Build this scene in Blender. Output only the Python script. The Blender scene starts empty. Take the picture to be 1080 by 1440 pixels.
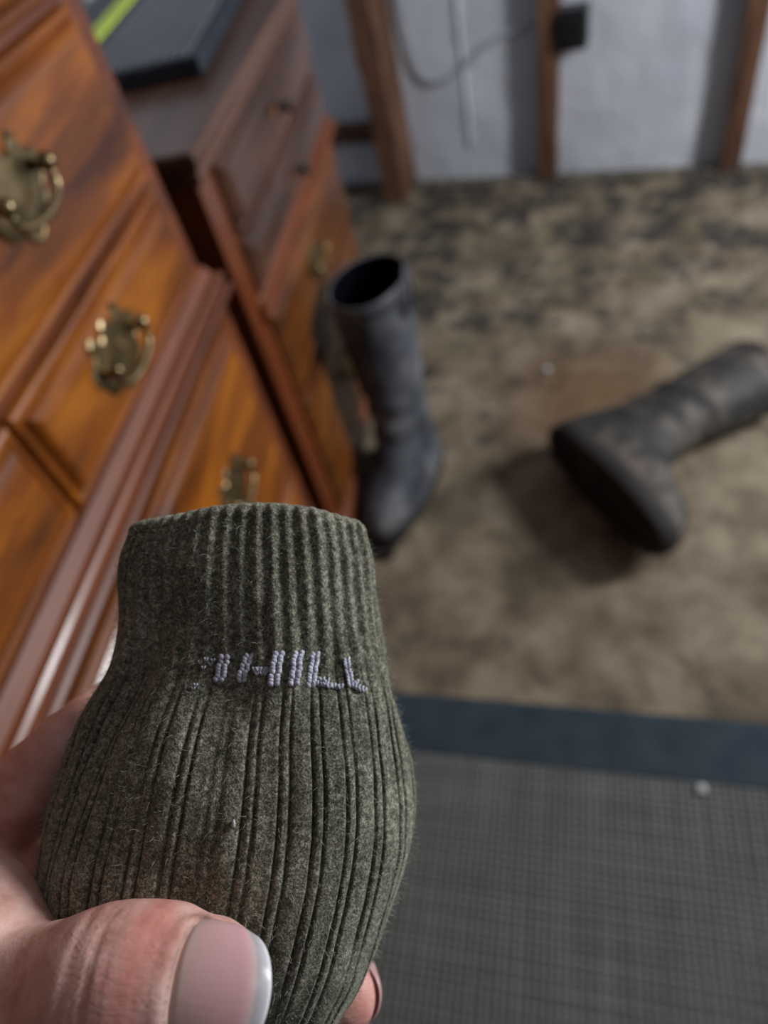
import bpy, bmesh, math, random
import numpy as np
from mathutils import Vector, Matrix, noise as mnoise
random.seed(7); rng = np.random.default_rng(7)
S = bpy.context.scene
COL = S.collection
PI = math.pi

# ------------------------------------------------------------ camera
CAM_H = 0.95
F_PX = 970.0
RIGHT = Vector((0.977, 0.096, -0.191)); DOWN = Vector((-0.046, -0.778, -0.627)); FWD = Vector((-0.208, 0.621, -0.755))
FWD.normalize(); RIGHT = (RIGHT - FWD * RIGHT.dot(FWD)).normalized(); UPV = RIGHT.cross(FWD).normalized()
CAM_ROT = Matrix((RIGHT, UPV, -FWD)).transposed()
cd = bpy.data.cameras.new('camera'); cam = bpy.data.objects.new('camera', cd); COL.objects.link(cam)
cam.matrix_world = Matrix.Translation((0, 0, CAM_H)) @ CAM_ROT.to_4x4()
cd.sensor_fit = 'VERTICAL'; cd.sensor_height = 24.0; cd.lens = 24.0 * F_PX / 1440.0
cd.clip_start = 0.01
cd.dof.use_dof = True; cd.dof.focus_distance = 0.132; cd.dof.aperture_fstop = 5.6
S.camera = cam

# ------------------------------------------------------------ light
W = bpy.data.worlds.new('world'); S.world = W; W.use_nodes = True
W.node_tree.nodes['Background'].inputs[0].default_value = (0.62, 0.70, 0.85, 1)
W.node_tree.nodes['Background'].inputs[1].default_value = 0.10
def area(name, loc, target, sx, sy, power, colr):
    l = bpy.data.lights.new(name, 'AREA'); l.shape = 'RECTANGLE'; l.size = sx; l.size_y = sy; l.energy = power; l.color = colr
    o = bpy.data.objects.new(name, l); COL.objects.link(o); o.location = loc
    o.rotation_euler = (Vector(target) - Vector(loc)).to_track_quat('-Z', 'Y').to_euler()
    return o
area('window_light', (1.45, 0.88, 1.15), (0.0, 0.95, 0.45), 0.26, 0.6, 40, (0.93, 0.96, 1.0))
area('fill_light', (1.15, 0.35, 2.1), (0.0, 0.3, 0.7), 0.6, 0.8, 2.4, (1.0, 0.97, 0.93))  # added fill lamp for thumb and sock, no real opening behind it
S.view_settings.view_transform = 'Standard'; S.view_settings.look = 'None'
S.view_settings.gamma = 1.0; S.view_settings.use_curve_mapping = False
S.view_settings.exposure = 0.0

# ------------------------------------------------------------ helpers
def tag(o, label=None, cat=None, group=None, kind=None):
    for k, v in (('label', label), ('category', cat), ('group', group), ('kind', kind)):
        if v: o[k] = v
    return o
def empty(name, loc, rot=None, label=None, cat=None, group=None):
    o = bpy.data.objects.new(name, None); COL.objects.link(o)
    m = Matrix.Translation(loc)
    if rot is not None: m = m @ (rot if len(rot) == 4 else rot.to_4x4())
    o.matrix_world = m; o.empty_display_size = 0.05
    return tag(o, label, cat, group)
def mesh_obj(name, me, mat, parent=None, smooth=False):
    o = bpy.data.objects.new(name, me); COL.objects.link(o)
    if mat and not me.materials: me.materials.append(mat)
    if parent: o.parent = parent
    if smooth:
        me.polygons.foreach_set('use_smooth', [True] * len(me.polygons))
    return o
def bm_obj(name, bm, mat, parent=None, smooth=False):
    bmesh.ops.recalc_face_normals(bm, faces=bm.faces)
    me = bpy.data.meshes.new(name); bm.to_mesh(me); bm.free()
    return mesh_obj(name, me, mat, parent, smooth)
def py_obj(name, vs, fs, mat, parent=None, smooth=True):
    me = bpy.data.meshes.new(name); me.from_pydata([tuple(v) for v in vs], [], fs); me.update()
    return mesh_obj(name, me, mat, parent, smooth)
def box(bm, x0, x1, y0, y1, z0, z1, bev=0.0, seg=2):
    r = bmesh.ops.create_cube(bm, size=1.0)
    for v in r['verts']:
        v.co = Vector(((x0 + x1) / 2 + v.co.x * (x1 - x0), (y0 + y1) / 2 + v.co.y * (y1 - y0), (z0 + z1) / 2 + v.co.z * (z1 - z0)))
    if bev > 0:
        es = list({e for v in r['verts'] for e in v.link_edges})
        bmesh.ops.bevel(bm, geom=es, offset=bev, segments=seg, affect='EDGES', profile=0.5)
def ring_loft(rings, cap0=True, cap1=True):
    """rings: list of equal-length point loops -> verts, faces"""
    n = len(rings[0]); vs = [p for r in rings for p in r]; fs = []
    for i in range(len(rings) - 1):
        for j in range(n):
            a = i * n + j; b = i * n + (j + 1) % n
            fs.append((a, b, b + n, a + n))
    if cap0: fs.append(tuple(range(n))[::-1])
    if cap1: fs.append(tuple(range((len(rings) - 1) * n, len(rings) * n)))
    return vs, fs
def loft_obj(name, rings, mat, parent=None, cap0=True, cap1=True, smooth=True):
    vs, fs = ring_loft(rings, cap0, cap1)
    bm = bmesh.new(); bv = [bm.verts.new(v) for v in vs]
    for f in fs:
        try: bm.faces.new([bv[i] for i in f])
        except ValueError: pass
    return bm_obj(name, bm, mat, parent, smooth)
def tube_rings(pts, rad, seg=10, flat=1.0, upv=Vector((0, 0, 1))):
    pts = [Vector(p) for p in pts]; n = len(pts)
    if not isinstance(rad, (list, tuple)): rad = [rad] * n
    out = []
    side = None
    for i, p in enumerate(pts):
        t = (pts[min(i + 1, n - 1)] - pts[max(i - 1, 0)]).normalized()
        if side is None:
            side = t.cross(upv); side = side if side.length > .1 else t.cross(Vector((1, 0, 0)))
        side = (side - t * side.dot(t)).normalized(); u2 = side.cross(t)
        out.append([p + side * (math.cos(a) * rad[i]) + u2 * (math.sin(a) * rad[i] * flat) for a in [2 * PI * k / seg for k in range(seg)]])
    return out
def catmull(P, m=6):
    P = [Vector(p) for p in P]; out = []
    for i in range(len(P) - 1):
        p0 = P[max(i - 1, 0)]; p1 = P[i]; p2 = P[i + 1]; p3 = P[min(i + 2, len(P) - 1)]
        for k in range(m):
            t = k / m
            out.append(0.5 * ((2 * p1) + (p2 - p0) * t + (2 * p0 - 5 * p1 + 4 * p2 - p3) * t * t + (3 * p1 - p0 - 3 * p2 + p3) * t ** 3))
    out.append(P[-1]); return out

def bars(name, boxes, mat, parent, bev=0.001):
    for b in boxes:
        bm = bmesh.new(); box(bm, *b, bev); bm_obj(name, bm, mat, parent)

# ------------------------------------------------------------ materials
def new_mat(name, rough=0.6, spec=0.5, metal=0.0):
    m = bpy.data.materials.new(name); m.use_nodes = True
    b = m.node_tree.nodes['Principled BSDF']
    b.inputs['Roughness'].default_value = rough; b.inputs['Metallic'].default_value = metal
    b.inputs['Specular IOR Level'].default_value = spec
    return m, m.node_tree, b
def N(nt, typ, **kw):
    n = nt.nodes.new(typ)
    for k, v in kw.items():
        if k in ('noise_dimensions', 'operation', 'blend_type', 'feature', 'wave_type', 'bands_direction', 'data_type', 'attribute_name', 'distance'): setattr(n, k, v)
        else: n.inputs[k.replace('_', ' ')].default_value = v
    return n
def ramp(nt, fac, stops):
    r = nt.nodes.new('ShaderNodeValToRGB'); e = r.color_ramp.elements
    while len(e) < len(stops): e.new(0.5)
    for i, (p, c) in enumerate(stops):
        e[i].position = p; e[i].color = (*c, 1)
    nt.links.new(fac, r.inputs[0]); return r.outputs[0]
def coords(nt, scale=(1, 1, 1), rot=(0, 0, 0)):
    tc = nt.nodes.new('ShaderNodeTexCoord'); mp = nt.nodes.new('ShaderNodeMapping')
    mp.inputs['Scale'].default_value = scale; mp.inputs['Rotation'].default_value = rot
    nt.links.new(tc.outputs['Object'], mp.inputs[0]); return mp.outputs[0]
def noise(nt, vec, scale, detail=4, rough=0.5, dist=0.0):
    n = N(nt, 'ShaderNodeTexNoise', Scale=scale, Detail=detail, Roughness=rough, Distortion=dist)
    nt.links.new(vec, n.inputs['Vector']); return n.outputs['Fac']
def mix(nt, fac, a, b, mode='MIX'):
    n = nt.nodes.new('ShaderNodeMix'); n.data_type = 'RGBA'; n.blend_type = mode
    for s, v in ((n.inputs[0], fac), (n.inputs[6], a), (n.inputs[7], b)):
        if isinstance(v, bpy.types.NodeSocket): nt.links.new(v, s)
        elif isinstance(v, tuple): s.default_value = (*v, 1)
        else: s.default_value = v
    return n.outputs[2]
def bump(nt, b, h, strength=0.3, dist=0.001):
    n = N(nt, 'ShaderNodeBump', Strength=strength, Distance=dist); nt.links.new(h, n.inputs['Height'])
    nt.links.new(n.outputs[0], b.inputs['Normal'])
def mth(nt, op, a, b=0.0):
    n = nt.nodes.new('ShaderNodeMath'); n.operation = op
    for s, v in ((n.inputs[0], a), (n.inputs[1], b)):
        if isinstance(v, bpy.types.NodeSocket): nt.links.new(v, s)
        else: s.default_value = v
    return n.outputs[0]
def simple(name, c, c2=None, rough=0.6, scale=30, spec=0.5, metal=0.0, bs=0.0):
    m, nt, b = new_mat(name, rough, spec, metal)
    v = coords(nt); f = noise(nt, v, scale)
    nt.links.new(ramp(nt, f, [(0.35, c), (0.65, c2 or tuple(x * 0.8 for x in c))]), b.inputs['Base Color'])
    if bs: bump(nt, b, f, bs)
    return m
def wood(name, cols, scale=(14, 1.6, 14), rough=0.26, coat=0.5):
    m, nt, b = new_mat(name, rough)
    v = coords(nt, scale)
    f1 = noise(nt, v, 1.3, 6, 0.55, 1.2); f2 = noise(nt, v, 9, 5, 0.6, 0.6)
    f = mth(nt, 'ADD', mth(nt, 'MULTIPLY', f1, 0.75), mth(nt, 'MULTIPLY', f2, 0.25))
    nt.links.new(ramp(nt, f, [(0.34, cols[0]), (0.48, cols[1]), (0.62, cols[2])]), b.inputs['Base Color'])
    b.inputs['Coat Weight'].default_value = coat; b.inputs['Coat Roughness'].default_value = 0.16
    bump(nt, b, f2, 0.08, 0.0006)
    return m
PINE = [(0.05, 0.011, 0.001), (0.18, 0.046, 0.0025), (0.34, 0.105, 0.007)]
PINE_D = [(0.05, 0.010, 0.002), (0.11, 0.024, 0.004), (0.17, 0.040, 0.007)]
PINE_F = [(0.028, 0.010, 0.005), (0.060, 0.023, 0.012), (0.10, 0.038, 0.019)]
m_drawer = wood('drawer_wood', PINE, rough=0.34, coat=0.2)
m_drawer_far = wood('red_brown_drawer_wood', PINE_F)
m_drawer_low = wood('brown_drawer_wood', [(0.04, 0.011, 0.002), (0.10, 0.028, 0.004), (0.18, 0.056, 0.008)], rough=0.34, coat=0.2)
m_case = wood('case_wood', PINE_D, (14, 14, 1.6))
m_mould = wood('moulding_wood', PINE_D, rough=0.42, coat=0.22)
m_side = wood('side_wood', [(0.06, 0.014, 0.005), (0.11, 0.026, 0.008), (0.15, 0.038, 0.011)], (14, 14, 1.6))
m_top = wood('top_wood', [(0.06, 0.027, 0.016), (0.095, 0.043, 0.026), (0.13, 0.06, 0.036)], rough=0.4, coat=0.2)
m_dark = simple('shadow_gap', (0.012, 0.006, 0.003), rough=0.9)
m_brass = simple('antique_brass', (0.34, 0.25, 0.13), (0.16, 0.12, 0.06), 0.3, 60, metal=0.9)
m_knob = simple('dark_knob_metal', (0.03, 0.025, 0.02), None, 0.4, 60, metal=0.5)
m_bare = simple('bare_wood_patch', (0.16, 0.06, 0.018), None, 0.8)

# ------------------------------------------------------------ setting
def floor_mat():
    m, nt, b = new_mat('stained_subfloor', 0.85, 0.25)
    v = coords(nt)
    f = noise(nt, v, 9, 8, 0.62, 0.3)
    base = ramp(nt, f, [(0.36, (0.085, 0.064, 0.042)), (0.5, (0.165, 0.128, 0.085)), (0.66, (0.28, 0.225, 0.16))])
    f2 = noise(nt, v, 26, 6, 0.65, 0.2)
    sep = nt.nodes.new('ShaderNodeSeparateXYZ'); nt.links.new(v, sep.inputs[0])
    mr = nt.nodes.new('ShaderNodeMapRange'); nt.links.new(sep.outputs[1], mr.inputs[0])
    mr.inputs[1].default_value = 0.85; mr.inputs[2].default_value = 1.5; mr.inputs[3].default_value = 0.0; mr.inputs[4].default_value = 0.105
    f3 = noise(nt, v, 7.0, 3, 0.5)
    s = mth(nt, 'ADD', mth(nt, 'ADD', mth(nt, 'MULTIPLY', f2, 0.5), mth(nt, 'MULTIPLY', f3, 0.5)), mr.outputs[0])
    st = ramp(nt, s, [(0.585, (0, 0, 0)), (0.645, (1, 1, 1))])
    c = mix(nt, mth(nt, 'MULTIPLY', st, 0.88), base, (0.028, 0.027, 0.027))
    fy = noise(nt, v, 16, 4, 0.6)
    c = mix(nt, mth(nt, 'MULTIPLY', ramp(nt, fy, [(0.55, (0, 0, 0)), (0.7, (1, 1, 1))]), mth(nt, 'MULTIPLY', mr.outputs[0], 4.5)), c, (0.22, 0.185, 0.105))
    # rusty brown stain by the lying boot
    vm = nt.nodes.new('ShaderNodeVectorMath'); vm.operation = 'DISTANCE'; nt.links.new(v, vm.inputs[0]); vm.inputs[1].default_value = (0.12, 1.04, 0)
    d = mth(nt, 'ADD', vm.outputs['Value'], mth(nt, 'MULTIPLY', f2, 0.15))
    c = mix(nt, ramp(nt, d, [(0.14, (0.75, 0.75, 0.75)), (0.30, (0, 0, 0))]), c, (0.12, 0.065, 0.03))
    nt.links.new(c, b.inputs['Base Color'])
    bump(nt, b, f2, 0.5, 0.004)
    return m
bm = bmesh.new(); bmesh.ops.create_grid(bm, x_segments=150, y_segments=150, size=1.0)
for v in bm.verts:
    v.co.x = v.co.x * 2.2 + 0.6; v.co.y = v.co.y * 2.0 + 0.7
    amp = 0.0025 if v.co.y > 0.6 else 0.0006
    v.co.z = (mnoise.noise(Vector((v.co.x * 14, v.co.y * 14, 0))) - 0.6) * amp - 0.0003
tag(bm_obj('floor', bm, floor_mat(), None, True), 'bare tan subfloor with dark glue stains', kind='structure')

def wall_mat():
    m, nt, b = new_mat('white_rough_wall', 0.8, 0.3)
    v = coords(nt); f = noise(nt, v, 12, 6, 0.6); f2 = noise(nt, v, 3.5, 3)
    c = ramp(nt, f2, [(0.35, (0.47, 0.49, 0.55)), (0.65, (0.58, 0.60, 0.65))])
    c = mix(nt, ramp(nt, f, [(0.66, (0, 0, 0)), (0.78, (0.6, 0.6, 0.6))]), c, (0.22, 0.22, 0.23))
    nt.links.new(c, b.inputs['Base Color']); bump(nt, b, f, 0.6, 0.01); return m
m_wall = wall_mat()
WD = Vector((0.98, -0.198, 0)).normalized(); WN = Vector((0.198, 0.98, 0)).normalized()   # along the far wall, and into it
WALL_ROT = Matrix((WD, WN, Vector((0, 0, 1)))).transposed()
W0 = Vector((0.031, 1.992, 0))
def wall_frame(name, label=None, loc=W0, **k): return empty(name, loc, WALL_ROT, label, **k)
bm = bmesh.new(); bmesh.ops.create_grid(bm, x_segments=160, y_segments=100, size=1.0)
for v in bm.verts:
    x = v.co.x * 1.6; z = v.co.y * 1.0 + 0.98
    v.co = Vector((x, (mnoise.noise(Vector((x * 9, z * 9, 3))) + .5 * mnoise.noise(Vector((x * 30, z * 30, 3)))) * 0.004, z))
wf = bm_obj('wall_far', bm, m_wall, None, True); wf.matrix_world = Matrix.Translation(W0) @ WALL_ROT.to_4x4(); tag(wf, kind='structure')
bm = bmesh.new(); box(bm, -0.86, -0.80, -1.2, 2.25, -0.02, 2.2)
tag(bm_obj('wall_left', bm, m_wall), kind='structure')
bm = bmesh.new(); rngx = np.linspace(-1.0, 1.3, 120)
# crumbly dirt line along the foot of the wall
for i in range(420):
    x = random.uniform(-0.9, 1.2); r = random.uniform(0.003, 0.011)
    s = bmesh.ops.create_icosphere(bm, subdivisions=1, radius=r)
    for v in s['verts']: v.co = Vector((v.co.x * random.uniform(1, 1.8) + x, v.co.y * .8 - random.uniform(0.016, 0.055), max(v.co.z * 0.7 + r * 0.3, -0.002)))
dl = bm_obj('rubble', bm, simple('rubble', (0.09, 0.08, 0.065), (0.17, 0.15, 0.12), 0.95, 60)); dl.matrix_world = wf.matrix_world
tag(dl, 'crumbs of dirt along the foot of the white wall', 'debris', kind='stuff')

def stud_mat():
    m, nt, b = new_mat('rough_stud_wood', 0.75, 0.3)
    v = coords(nt, (30, 30, 3)); f = noise(nt, v, 1.2, 6, 0.6, 1.0)
    v2 = coords(nt); k = noise(nt, v2, 9, 3)
    c = ramp(nt, f, [(0.33, (0.045, 0.02, 0.012)), (0.5, (0.11, 0.05, 0.027)), (0.66, (0.19, 0.09, 0.05))])
    c = mix(nt, ramp(nt, k, [(0.6, (0, 0, 0)), (0.7, (0.7, 0.7, 0.7))]), c, (0.05, 0.03, 0.02))
    nt.links.new(c, b.inputs['Base Color']); bump(nt, b, f, 0.6, 0.003); return m
m_stud = stud_mat()
def rough_board(name, x0, x1, y0, y1, z0, z1, parent=None, amp=0.002, seed=0, horizontal=False):
    bm = bmesh.new(); box(bm, x0, x1, y0, y1, z0, z1)
    n = 40
    es = [e for e in bm.edges if abs((e.verts[0].co - e.verts[1].co).normalized()[0 if horizontal else 2]) > 0.9]
    bmesh.ops.subdivide_edges(bm, edges=es, cuts=n, use_grid_fill=True)
    for v in bm.verts:
        q = v.co * 11 + Vector((seed, seed, seed)); w = v.co * 45 + Vector((seed, 0, 0))
        d = mnoise.noise_vector(q) * amp + mnoise.noise_vector(w) * amp * 0.6
        v.co += Vector((d.x, d.y, 0)) if not horizontal else Vector((0, d.y, d.z))
    return bm_obj(name, bm, m_stud, parent)
def stud(xc, w, dep, label, seed, amp=0.002, lean=0.0):
    o = rough_board('wall_stud', -w / 2, w / 2, -dep, 0.012, 0.0, 1.9, None, amp, seed)
    for v in o.data.vertices: v.co.x += lean * v.co.z
    o.matrix_world = Matrix.Translation(W0 + WD * xc) @ WALL_ROT.to_4x4()
    return tag(o, label, 'stud', kind=None)
stud(0.065, 0.046, 0.045, 'bare brown wall stud carrying the black box', 2, lean=0.02)
stud(0.520, 0.046, 0.045, 'bare brown wall stud at the right, nothing fixed to it', 5)
stud(-0.352, 0.060, 0.13, 'thick splintered brown stud beside the dresser end', 9, amp=0.006, lean=-0.01)
fb = rough_board('fire_block', -0.62, -0.385, -0.05, 0.01, 0.135, 0.175, None, 0.002, 4, True)
fb.matrix_world = wf.matrix_world; tag(fb, 'short horizontal brown wood block between studs near the floor', 'block')

# black electrical box on the centre stud
eb = wall_frame('electrical_box', loc=W0 + WD * 0.098 + Vector((0, 0, 0.352)))
tag(eb, 'black electrical box fixed to the side of a brown stud', 'box')
mblk = simple('black_plastic', (0.006, 0.007, 0.008), (0.012, 0.013, 0.015), 0.35)
bm = bmesh.new(); box(bm, -0.006, 0.064, -0.055, 0.0, -0.04, 0.045, 0.006); bm_obj('body', bm, mblk, eb)
bm = bmesh.new(); box(bm, 0.004, 0.054, -0.060, -0.054, -0.03, 0.035, 0.002)
for z in (-0.018, 0.012): box(bm, 0.016, 0.042, -0.066, -0.059, z, z + 0.012, 0.002)
bm_obj('cover', bm, mblk, eb)
bm = bmesh.new(); box(bm, -0.02, 0.0, -0.048, -0.044, 0.0, 0.012, 0.001); bm_obj('bracket', bm, m_knob, eb)

# thin cable hanging on the wall
m_cable = simple('grey_cable', (0.40, 0.42, 0.47), None, 0.6)
cp = catmull([(-0.30, -0.012, 0.95), (-0.292, -0.011, 0.62), (-0.288, -0.011, 0.42), (-0.270, -0.012, 0.31), (-0.232, -0.013, 0.265), (-0.17, -0.016, 0.275), (-0.11, -0.014, 0.315), (-0.06, -0.013, 0.345), (0.0, -0.012, 0.36), (0.035, -0.012, 0.362)], 8)
co = loft_obj('hanging_cable', tube_rings(cp, 0.0038, 8, upv=Vector((0, 1, 0))), m_cable); co.matrix_world = wf.matrix_world
tag(co, 'thin grey cable drooping in a loop against the white wall', 'cable')
cp = catmull([(-0.155, -0.006, 1.0), (-0.152, -0.006, 0.6), (-0.150, -0.004, 0.3), (-0.146, -0.006, 0.09)], 8)
co = loft_obj('hanging_wire', tube_rings(cp, 0.0026, 8, upv=Vector((0, 1, 0))), simple('white_cord', (0.85, 0.86, 0.88), (0.8, 0.81, 0.83))); co.matrix_world = wf.matrix_world
tag(co, 'white vertical cord on the wall left of the boxed stud', 'cord')

# ------------------------------------------------------------ chests
def slab(bm, x_back, xf, y0, y1, prof):
    """closed moulding: rectangular footprint, prof = [(z, outward offset)...]"""
    rings = []
    for z, o in prof:
        rings.append([(x_back, y0 - o, z), (xf + o, y0 - o, z), (xf + o, y1 + o, z), (x_back, y1 + o, z)])
    vs, fs = ring_loft(rings); bv = [bm.verts.new(v) for v in vs]
    for f in fs: bm.faces.new([bv[i] for i in f])
def bead(z0, z1, o, n=5):
    return [(z0 + (z1 - z0) * (0.5 - 0.5 * math.cos(PI * k / n)), o[0] + (o[1] - o[0]) * math.sin(PI * k / n)) for k in range(n + 1)]
def drawer_front(name, xf, y0, y1, z0, z1, parent, mat=None):
    prof = [(0, -0.012), (0, 0.003), (0.0012, 0.0052), (0.0035, 0.0062), (0.006, 0.0055), (0.0075, 0.004), (0.009, 0.0055), (0.0105, 0.0085), (0.014, 0.0112), (0.019, 0.012)]
    rings = [[(xf + h, y0 + i, z0 + i), (xf + h, y1 - i, z0 + i), (xf + h, y1 - i, z1 - i), (xf + h, y0 + i, z1 - i)] for i, h in prof]
    return loft_obj(name, rings, mat or m_drawer, parent, smooth=False)
def bail_pull(xf, y, z, parent, w=0.088, h=0.060):
    # batwing back plate: outline mirrored left-right
    half = [(0, .50), (.06, .46), (.10, .36), (.16, .33), (.21, .42), (.27, .50), (.33, .44), (.345, .32), (.40, .22), (.46, .24), (.50, .14), (.49, .02), (.44, -.06), (.38, -.10), (.36, -.20), (.30, -.30), (.23, -.32), (.18, -.26), (.14, -.34), (.10, -.44), (.05, -.48), (0, -.50)]
    out = half + [(-a, b) for a, b in half[-2:0:-1]]
    o = lambda s, x: [(x, y + a * w * s, z + b * h * s) for a, b in out]
    hd = loft_obj('handle', [o(1, xf), o(1, xf + 0.0012), o(0.93, xf + 0.0022), o(0.88, xf + 0.0018), o(.8, xf + .0021)], m_brass, parent, smooth=False)
    tag(hd, 'ornate antique brass bail pull')
    for s in (-1, 1):
        rg = [[(xf + x, y + s * 0.028 + r * math.cos(2 * PI * k / 12), z + 0.006 + r * math.sin(2 * PI * k / 12)) for k in range(12)] for x, r in ((.001, .004), (.006, .0032), (.008, .005), (.011, .0062), (.014, .0055), (.017, .003), (.0175, .001))]
        loft_obj('post', rg, m_brass, hd)
    pts = []
    for k in range(17):
        a = PI * k / 16
        pts.append((xf + 0.012 + 0.001 * math.sin(a), y - 0.028 * math.cos(a) * (1 + .10 * math.sin(2 * a) ** 2), z + 0.004 - 0.017 * math.sin(a) ** 0.7))
    rad = [0.0022 + 0.0016 * math.sin(PI * k / 16) ** 3 for k in range(17)]
    loft_obj('bail', tube_rings(pts, rad, 10, upv=Vector((1, 0, 0))), m_brass, hd)
def bracket_foot(xb, xf, y0, y1, z1, foot, parent, mat):
    for s, ya in ((1, y0), (-1, y1)):
        pts = [(0, 0), (foot * .55, 0), (foot * .62, .02), (foot * .8, .035), (foot, z1 * .5), (foot * 1.25, z1 * .62), (foot * 1.25, z1), (0, z1)]
        bm = bmesh.new()
        fr = [bm.verts.new((xf, ya + s * a, b)) for a, b in pts]; bk = [bm.verts.new((xf - 0.02, ya + s * a, b)) for a, b in pts]
        bm.faces.new(fr); bm.faces.new(bk[::-1])
        for i in range(len(pts)): bm.faces.new((fr[i], fr[(i + 1) % len(pts)], bk[(i + 1) % len(pts)], bk[i]))
        bm_obj('bracket_foot', bm, mat, parent)
        q = sorted((ya, ya + s * 0.02))
        bars('plinth_side', [(xb, xf - 0.0205, q[0], q[1], 0, z1)], mat, parent)

# near chest-on-chest; origin at floor, front plane x = 0 after offset
def near_chest():
    t = empty('dresser', (-0.30, 0.0, 0.0), None, 'tall glossy orange-brown dresser in front with ornate brass pulls', 'dresser')
    Y0, Y1, D = -0.34, 0.575, -0.42
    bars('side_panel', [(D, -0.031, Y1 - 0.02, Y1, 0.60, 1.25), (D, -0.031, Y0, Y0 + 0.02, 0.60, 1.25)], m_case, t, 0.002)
    bm = bmesh.new(); box(bm, D + .002, -0.014, Y0 + .021, Y1 - .021, 0.60, 1.24); bm_obj('carcass', bm, m_dark, t)
    bars('rail', [(-0.03, -0.001, Y0 + .028, Y1 - .030, z0, z1) for z0, z1 in ((0.628, 0.640), (0.722, 0.730), (0.853, 0.860), (0.985, 0.993), (1.12, 1.128))], m_mould, t)
    bars('divider', [(-0.03, -0.001, 0.262, 0.272, 0.63, 0.725), (-0.03, -0.001, -0.036, -0.026, 0.63, 0.725)], m_mould, t)
    bars('stile', [(-0.031, 0.0, a, b, 0.60, 1.25) for a, b in ((Y0, Y0 + 0.028), (Y1 - 0.030, Y1))], m_mould, t, 0.0015)
    R = (Y0 + 0.022, Y1 - 0.028)
    for a, b in ((0.270, R[1]), (-0.028, 0.266), (R[0], -0.032)):
        d = drawer_front('drawer', 0.0, a, b, 0.638, 0.722, t); bail_pull(0.012, (a + b) / 2 - 0.026, 0.680, d, 0.080, 0.058)
    for z0, z1 in ((0.731, 0.853), (0.861, 0.985), (0.994, 1.12)):
        d = drawer_front('drawer', 0.0, R[0], R[1], z0, z1, t)
        for y in (0.376, -0.15): bail_pull(0.012, y, (z0 + z1) / 2 + 0.009, d, 0.080, 0.058)
    bm = bmesh.new(); slab(bm, D - .005, 0.0, Y0, Y1, [(1.25, 0.006)] + bead(1.255, 1.275, (0.008, 0.018)) + [(1.278, 0.02), (1.295, 0.024), (1.30, 0.02)])
    bm_obj('top', bm, m_mould, t)
    # waist moulding: two rounded steps
    bm = bmesh.new(); slab(bm, D - .01, 0.0, Y0 - .005, Y1 + 0.005, [(0.586, 0.003), (0.590, 0.009)] + bead(0.592, 0.603, (0.011, 0.0175)) + [(0.6045, 0.0105)] + bead(0.606, 0.617, (0.0085, 0.0135)) + [(0.618, 0.006), (0.630, 0.001)])
    bm_obj('waist_moulding', bm, m_mould, t)
    # lower case, a little wider
    L0, L1 = Y0 - 0.012, Y1 + 0.022
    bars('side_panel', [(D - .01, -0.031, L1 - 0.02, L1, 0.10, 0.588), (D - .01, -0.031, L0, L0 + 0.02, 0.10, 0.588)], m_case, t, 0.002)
    bm = bmesh.new(); box(bm, D, -0.014, L0 + .021, L1 - .021, 0.1, 0.587); bm_obj('carcass', bm, m_dark, t)
    bars('rail', [(-0.03, -0.001, L0 + .028, L1 - .034, z0, z1) for z0, z1 in ((0.578, 0.588), (0.353, 0.361), (0.11, 0.14))], m_mould, t)
    bars('stile', [(-0.031, 0.0, a, b, 0.10, 0.588) for a, b in ((L0, L0 + 0.028), (L1 - 0.034, L1))], m_mould, t, 0.0015)
    for z0, z1 in ((0.362, 0.573), (0.142, 0.352)):
        d = drawer_front('drawer', 0.0, L0 + .03, L1 - .032, z0, z1, t)
        for y in (0.430, -0.18): bail_pull(0.012, y, (z0 + z1) / 2 + .006, d, 0.080, 0.058)
    bm = bmesh.new(); slab(bm, D - .012, 0.0, L0, L1, [(0.085, 0.012), (0.1, 0.012)] + bead(0.102, 0.112, (0.010, 0.013)) + [(0.118, 0.004), (0.125, 0.001)])
    bm_obj('base_moulding', bm, m_mould, t)
    bracket_foot(D, 0.010, L0 - .01, L1 + .012, 0.088, 0.12, t, m_mould)
near_chest()

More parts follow.
